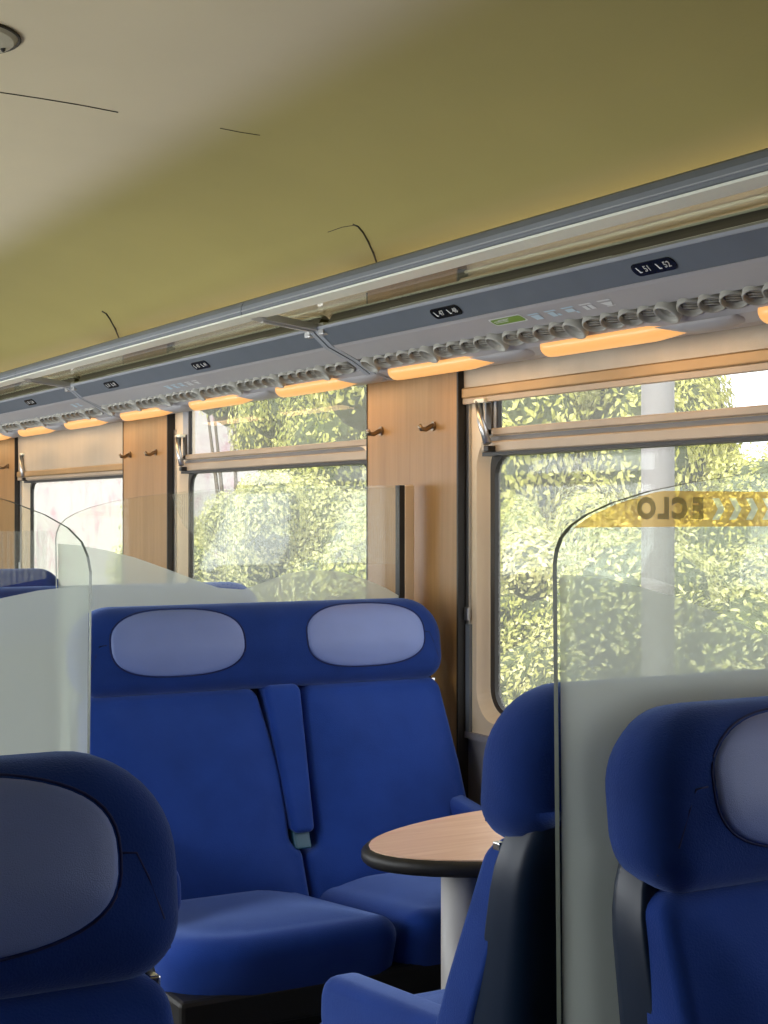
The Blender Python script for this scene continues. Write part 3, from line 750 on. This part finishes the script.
    def shell_map(u, v, w_):
        f_ = 0.052+0.24*(v-0.95); b_ = 0.140+0.10*(v-1.0)
        return (u, f_+(b_-f_)*w_/0.13, v)
    bm = pillow(o, 0.130, 0.014, 0.0, shell_map, rb=0.050, grid=0.08)
    obj('back_shell', bm, 'shell', t, True)
    obj('seat_pan', BX((-0.495, -0.61, 0.345), (0.495, -0.05, 0.42), 0.01), 'black', t)
    obj('pedestal', BX((-0.34, -0.50, 0.0), (0.34, -0.12, 0.35), 0.02), 'black', t)
    # outer armrests
    for s_ in (-1, 1):
        bm = bmesh.new()
        prof = rpoly([(-0.470, 0.540), (-0.05, 0.560), (0.00, 0.690), (-0.465, 0.652)], [0.045, 0.02, 0.02, 0.045], 7, 0.04)
        if s_ > 0: f_ = lambda u, v, w_: (0.431+w_, u, v)
        else: f_ = lambda u, v, w_: (-0.431-w_, u, v)
        obj('side_armrest', pillow(prof, 0.066, 0.020, 0.002, f_, rb=0.020), 'velvet', t, True)
        obj('armrest_support', pillow(rpoly([(-0.36, 0.30), (-0.14, 0.30), (-0.12, 0.58), (-0.36, 0.56)], 0.03, 4, 0.08), 0.036, 0.006, 0, (lambda u, v, w_: (0.446+w_, u, v)) if s_ > 0 else (lambda u, v, w_: (-0.446-w_, u, v))), 'shell', t, True)
    return t
RC, LC = 1.620, 0.044
YA = 3.48
A = bench((RC+0.015, YA, 0), 'blue velvet double bench facing the viewer, in full view behind the table')
dup(A, (RC, YA-P, 0), 0, 'blue bench at the bottom right, only its left headrest corner in view')
dup(A, (RC, 1.765, 0), PI, 'blue bench with its dark glossy back shell turned to the viewer, right of the table')
dup(A, (LC, YA-P, 0), 0, 'blue bench at the bottom left, its rounded headrest corner cut by the frame')
dup(A, (RC, 4.75, 0), PI, 'far blue bench whose right headrest corner peeps over the full-view bench')
dup(A, (1.42, 6.25, 0), PI, 'farthest blue bench, seen through the left glass screen')
dup(A, (LC, -0.36, 0), PI, 'blue bench under the viewpoint')
dup(A, (RC, -0.345, 0), PI, 'blue bench to the right of the viewpoint, out of frame')
dup(A, (RC, YA-2*P, 0), 0, 'blue bench behind the viewpoint on the right')
dup(A, (LC, YA-2*P, 0), 0, 'blue bench behind the viewpoint on the left')

# the armrest by the wall on the full-view bench is a short one
for c in A.children:
    if c.name.startswith('side_armrest') and sum(v.co.x for v in c.data.vertices) > 0: c.scale = (1, 0.55, 1); c.location = (0.0, 0, -0.006)
# ------------------------------------------------------------------ table
tb = thing('table', 'wood-topped table with black rim and pale leg in front of the bench', 'table', (RC+0.03, 2.655, 0))
def table_outline(extra=0.0):
    a, b_, x0 = 0.56+extra, 0.262+extra, 0.375     # tip at x0-a
    pts = []
    n = 26
    for k in range(n+1):
        th = PI/2+PI*k/n; cs, sn = math.cos(th), math.sin(th)
        pts.append((x0+a*math.copysign(abs(cs)**(2/1.85), cs), b_*math.copysign(abs(sn)**(2/1.95), sn)))
    return pts+[(0.55, -b_), (0.55, b_)]
def slab(o, z0, z1, bev=0.0):
    bm = bmesh.new(); n = len(o)
    lv = [(inset(o, bev) if bev else o, z0), (o, z0+bev), (o, z1-bev), (inset(o, bev) if bev else o, z1)] if bev else [(o, z0), (o, z1)]
    rg = [[bm.verts.new((x, y, z)) for x, y in oo] for oo, z in lv]
    for a, c in zip(rg, rg[1:]):
        for k in range(n): bm.faces.new((a[k], a[(k+1) % n], c[(k+1) % n], c[k]))
    bm.faces.new(rg[0][::-1]); bm.faces.new(rg[-1]); return bm
obj('table_rim', slab(table_outline(0.016), 0.698, 0.728, 0.008), 'black', tb, True)
obj('table_top', slab(table_outline(0.0), 0.700, 0.7305, 0.0), 'table_wood', tb)
obj('table_leg', tube([(0.010, 0, 0.0), (0.010, 0, 0.70)], 0.038, 28), 'table_leg', tb, True)
obj('foot_plate', tube([(0.010, 0, 0.0), (0.010, 0, 0.012)], 0.10, 28), 'steel', tb)

# ------------------------------------------------------------------ glass screens between the benches
# outline measured from the aisle edge (s=0) towards the window, z heights
TOP = [(0.0, 1.335), (0.003, 1.352), (0.010, 1.368), (0.025, 1.383), (0.05, 1.397), (0.09, 1.412), (0.15, 1.427), (0.22, 1.439), (0.30, 1.449), (0.42, 1.459), (0.60, 1.468), (0.80, 1.472), (0.99, 1.473)]
FROST = [(0.004, 1.322), (0.06, 1.317), (0.12, 1.306), (0.20, 1.286), (0.28, 1.258), (0.36, 1.228), (0.43, 1.203), (0.50, 1.197), (0.56, 1.216), (0.63, 1.237), (0.70, 1.246), (0.78, 1.240), (0.86, 1.218), (0.93, 1.190), (0.985, 1.160)]
STRIPE = [(0.05, 1.380), (0.50, 1.380), (0.985, 1.380), (0.985, 1.215), (0.86, 1.232), (0.78, 1.254), (0.70, 1.262), (0.60, 1.245), (0.50, 1.222), (0.40, 1.238), (0.28, 1.275), (0.16, 1.312), (0.05, 1.330)]
STRIPE_BACK = [(0.30, 1.444), (0.42, 1.455), (0.60, 1.464), (0.985, 1.468), (0.985, 1.256), (0.50, 1.256), (0.40, 1.30), (0.33, 1.37)]
def screen(xe, y, d, lab, sign_reflection=False, post=True, zb=0.30):
    """d=+1: runs towards +x from the aisle edge xe, d=-1: towards -x"""
    t = thing('glass_screen', lab, 'screen', (xe, y, zb), 0, 'curved glass screens between the benches')
    th = 0.009; z_ = lambda z: z-zb
    o = [(0.012-0.0, zb)] + [(0.016*(0), 1.0)][:0] + TOP + [(0.99, zb)]
    bm = bmesh.new()
    for yy in (-th/2, th/2): fill_face(bm, [(d*s_, yy, z_(z)) for s_, z in o])
    gl = obj('pane', bm, 'glass', t)
    bm = bmesh.new(); e = [(0.012, zb)]+TOP+[(0.99, zb)]
    a_ = [bm.verts.new((d*s_, -th/2, z_(z))) for s_, z in e]; b2 = [bm.verts.new((d*s_, th/2, z_(z))) for s_, z in e]
    for k in range(len(e)-1): bm.faces.new((a_[k], a_[k+1], b2[k+1], b2[k]))
    obj('polished_edge', bm, 'glass_edge', gl)
    fo = [(0.012, zb+0.01)]+FROST+[(0.985, zb+0.01)]
    bm = bmesh.new(); fill_face(bm, [(d*s_, -th/2-0.0008, z_(z)) for s_, z in fo]); obj('frosting', bm, 'frost', t)
    bm = bmesh.new(); fill_face(bm, [(d*s_, -th/2-0.0016, z_(z)) for s_, z in (STRIPE if sign_reflection or d < 0 else STRIPE_BACK)]); obj('fine_lines', bm, 'stripes', t)
    if post:
        obj('wall_channel', BX((d*0.968, -0.012, 0.0), (d*0.984, 0.012, 1.474-zb)), 'black', t)
        obj('wall_post', BX((d*0.984, -0.014, 0.0), (d*1.014, 0.014, 1.474-zb), 0.003), 'cream', t)
    if sign_reflection:
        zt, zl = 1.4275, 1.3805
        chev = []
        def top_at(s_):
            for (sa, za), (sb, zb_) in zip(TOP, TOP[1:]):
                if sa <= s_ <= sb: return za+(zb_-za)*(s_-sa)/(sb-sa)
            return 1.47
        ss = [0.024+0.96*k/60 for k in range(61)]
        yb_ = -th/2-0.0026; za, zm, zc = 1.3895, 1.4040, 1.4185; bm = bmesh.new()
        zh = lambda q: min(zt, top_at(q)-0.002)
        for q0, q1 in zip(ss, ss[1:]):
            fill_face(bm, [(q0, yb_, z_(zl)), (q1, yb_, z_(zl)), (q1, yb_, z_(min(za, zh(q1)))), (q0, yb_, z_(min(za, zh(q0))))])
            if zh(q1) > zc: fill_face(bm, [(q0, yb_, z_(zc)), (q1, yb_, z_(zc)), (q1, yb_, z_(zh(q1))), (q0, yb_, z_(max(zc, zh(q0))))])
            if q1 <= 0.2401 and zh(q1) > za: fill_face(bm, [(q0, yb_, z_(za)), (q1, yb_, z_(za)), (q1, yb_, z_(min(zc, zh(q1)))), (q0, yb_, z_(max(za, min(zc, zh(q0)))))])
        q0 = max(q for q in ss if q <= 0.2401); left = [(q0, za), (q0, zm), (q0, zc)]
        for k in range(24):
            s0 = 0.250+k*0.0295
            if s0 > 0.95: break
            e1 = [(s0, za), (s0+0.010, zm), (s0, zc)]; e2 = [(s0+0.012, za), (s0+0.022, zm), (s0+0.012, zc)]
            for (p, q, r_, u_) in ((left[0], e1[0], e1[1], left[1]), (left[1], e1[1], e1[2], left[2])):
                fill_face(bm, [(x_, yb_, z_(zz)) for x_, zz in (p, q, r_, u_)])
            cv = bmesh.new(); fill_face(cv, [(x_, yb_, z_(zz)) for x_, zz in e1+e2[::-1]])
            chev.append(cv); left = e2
        bn = obj('painted_reflection', bm, 'sign_reflection', t); bn['label'] = 'painted reflection of an orange sign, with mirrored grey letters and white chevrons'
        # film paints a sign's reflection on to the glass, so the lettering is mirrored
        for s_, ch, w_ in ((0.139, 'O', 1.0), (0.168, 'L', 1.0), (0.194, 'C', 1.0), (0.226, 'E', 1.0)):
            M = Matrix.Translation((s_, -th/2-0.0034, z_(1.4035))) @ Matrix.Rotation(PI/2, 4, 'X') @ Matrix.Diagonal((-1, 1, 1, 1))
            text_mesh(ch, 0.036, 'reflection_grey', bn, M, 'letter', 0.0, (1.0, 1.0), 0.0022)
        for cv in chev: obj('chevron', cv, 'reflection_white', bn)
    return t
screen(1.125, 1.575, 1, 'glass screen on the right with painted reflection of orange chevrons and mirrored letters', sign_reflection=True)
screen(1.140, 1.575+P-0.01, 1, 'glass screen standing behind the full-view blue bench, its right edge in a dark channel')
screen(0.532, 1.600, -1, 'glass screen at the left edge, frosted below, behind the bottom left headrest')
screen(1.125, 1.575-P, 1, 'glass screen behind the viewpoint on the right')
screen(0.532, 1.535-P, -1, 'glass screen behind the viewpoint on the left')

# ------------------------------------------------------------------ outside
struct('floor_outside', BX((-60, -40, -1.35), (70, 90, -1.20)), 'ballast')
def bush_mesh(seed, n, sx, sy, sz, leafsize, core=True):
    """crown made of leafy clumps: thousands of little leaf blades round hidden lobes"""
    rnd = random.Random(seed); V = []; Fc = []
    lobes = []
    for k in range(44):
        lobes.append((rnd.uniform(-0.75, 0.75)*sx, rnd.uniform(-0.85, 0.85)*sy, rnd.uniform(0.10, 0.88)*sz, rnd.uniform(0.16, 0.36)*min(sx, sy, sz)))
    for i in range(n):
        lx, ly, lz, lr = lobes[rnd.randrange(len(lobes))]
        a = rnd.uniform(0, 2*PI); cz = rnd.uniform(-0.6, 1.0); sr = math.sqrt(max(0, 1-cz*cz)); rr = lr*rnd.uniform(0.75, 1.08)
        c = Vector((lx+rr*sr*math.cos(a), ly+rr*sr*math.sin(a), max(0.02, lz+rr*cz)))
        nrm = Vector((sr*math.cos(a)+rnd.uniform(-.7, .7), sr*math.sin(a)+rnd.uniform(-.7, .7), cz+rnd.uniform(-.3, .9))).normalized()
        u = nrm.cross(Vector((rnd.uniform(-1, 1), rnd.uniform(-1, 1), rnd.uniform(-1, 1)))).normalized(); v = nrm.cross(u)
        l_ = leafsize*rnd.uniform(0.6, 1.3); wd = l_*0.48; b0 = len(V)
        V += [c-u*l_, c+v*wd-u*l_*0.1+nrm*0.15*wd, c+u*l_, c-v*wd-u*l_*0.1+nrm*0.15*wd]; Fc.append((b0, b0+1, b0+2, b0+3))
    me = bpy.data.meshes.new('foliage'); me.from_pydata([tuple(p) for p in V], [], Fc)
    bm = bmesh.new()
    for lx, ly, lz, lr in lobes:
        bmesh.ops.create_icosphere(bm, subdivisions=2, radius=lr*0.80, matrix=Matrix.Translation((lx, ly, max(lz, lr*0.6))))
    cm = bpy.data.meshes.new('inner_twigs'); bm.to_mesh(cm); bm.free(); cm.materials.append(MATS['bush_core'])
    return me, cm
BM_ = [bush_mesh(11, 85000, 1.3, 1.6, 2.6, 0.020), bush_mesh(23, 90000, 1.4, 1.8, 2.9, 0.021), bush_mesh(37, 80000, 1.2, 1.5, 2.4, 0.022)]
def stems_mesh():
    rnd = random.Random(3); bm = bmesh.new()
    for k in range(5):
        a = rnd.uniform(0, 6.3); tube([(0.1*math.cos(a), 0.1*math.sin(a), 0), (0.3*math.cos(a), 0.3*math.sin(a), 0.8), (0.6*math.cos(a), 0.7*math.sin(a), 1.8)], [0.05, 0.035, 0.015], 6, bm)
    me = bpy.data.meshes.new('stems'); bm.to_mesh(me); bm.free(); me.materials.append(MATS['bark']); return me
ST = stems_mesh()
def bush(x, y, z, k, m_, sc, rz, name, lab):
    t = thing(name, lab, 'bush' if name == 'bush' else 'tree', (x, y, z), rz, 'trackside bushes outside the windows'); t.scale = sc
    f = bpy.data.objects.new('foliage', BM_[k][0]); C.objects.link(f); f.parent = t
    if not BM_[k][0].materials: BM_[k][0].materials.append(None)
    f.material_slots[0].link = 'OBJECT'; f.material_slots[0].material = MATS[m_]
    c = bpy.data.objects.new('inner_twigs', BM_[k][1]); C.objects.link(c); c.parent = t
    s = bpy.data.objects.new('stem', ST); C.objects.link(s); s.parent = t
    return t
G = -1.2
spots = [
    # x, y, kind, leaf, scale, label
    (6.0, 3.2, 0, 'leaf_green', (1, 1, 1.15), 'bush outside beyond the right edge of the near window'),
    (6.3, 6.3, 1, 'leaf_pale', (1, 1, 0.98), 'pale leafy bush outside, behind the pole at the right of the near window'),
    (5.9, 9.2, 2, 'leaf_green', (1, 1, 1.20), 'green bush outside seen low in the left part of the near window'),
    (6.0, 12.0, 0, 'leaf_pale', (1, 1, 1.15), 'pale leafy bush outside the right side of the middle window'),
    (6.9, 14.7, 1, 'leaf_pale', (0.9, 0.9, 1.05), 'pale leafy bush outside the left side of the middle window'),
    (8.6, 7.2, 1, 'leaf_yellow', (1.1, 1.1, 1.20), 'yellow-green tree outside at the right of the near window, below the patch of sky'),
    (8.8, 12.3, 2, 'leaf_yellow', (1.3, 1.55, 2.2), 'tall yellow-green tree outside the left half of the near window'),
    (9.0, 16.4, 1, 'leaf_green', (1.2, 1.15, 2.0), 'tall dark-green tree outside, top of the middle window, right'),
    (9.2, 20.8, 0, 'leaf_yellow', (1.3, 1.2, 2.3), 'tall yellowish tree outside, top of the middle window, centre'),
]
for i, (x, y, k, m_, sc, lab) in enumerate(spots):
    bush(x, y, G, k, m_, sc, i*1.3, 'bush' if x < 7 else 'leafy_tree', lab)
pl = thing('pole', 'pale grey round pole standing outside among the bushes', 'pole', (4.42, 5.40, G))
obj('shaft', tube([(0, 0, 0), (0, 0, 6.5)], 0.074, 24), 'concrete_pole', pl, True)
obj('base_block', BX((-0.2, -0.2, 0), (0.2, 0.2, 0.25), 0.02), 'concrete_pole', pl)
bl = thing('building', 'whitish pink-stained building outside the far left window', 'building', (12.0, 34.0, G))
obj('wall', BX((0, -3.0, 0), (6, 18, 6.4)), 'painted_wall', bl)
obj('roof', BX((-0.2, -3.2, 6.4), (6.2, 18.2, 6.6)), 'roof', bl)

for k, pw in enumerate(LEFT_POWER):
    if pw: daylight((BAYS[k][0]+BAYS[k][1])/2, pw)
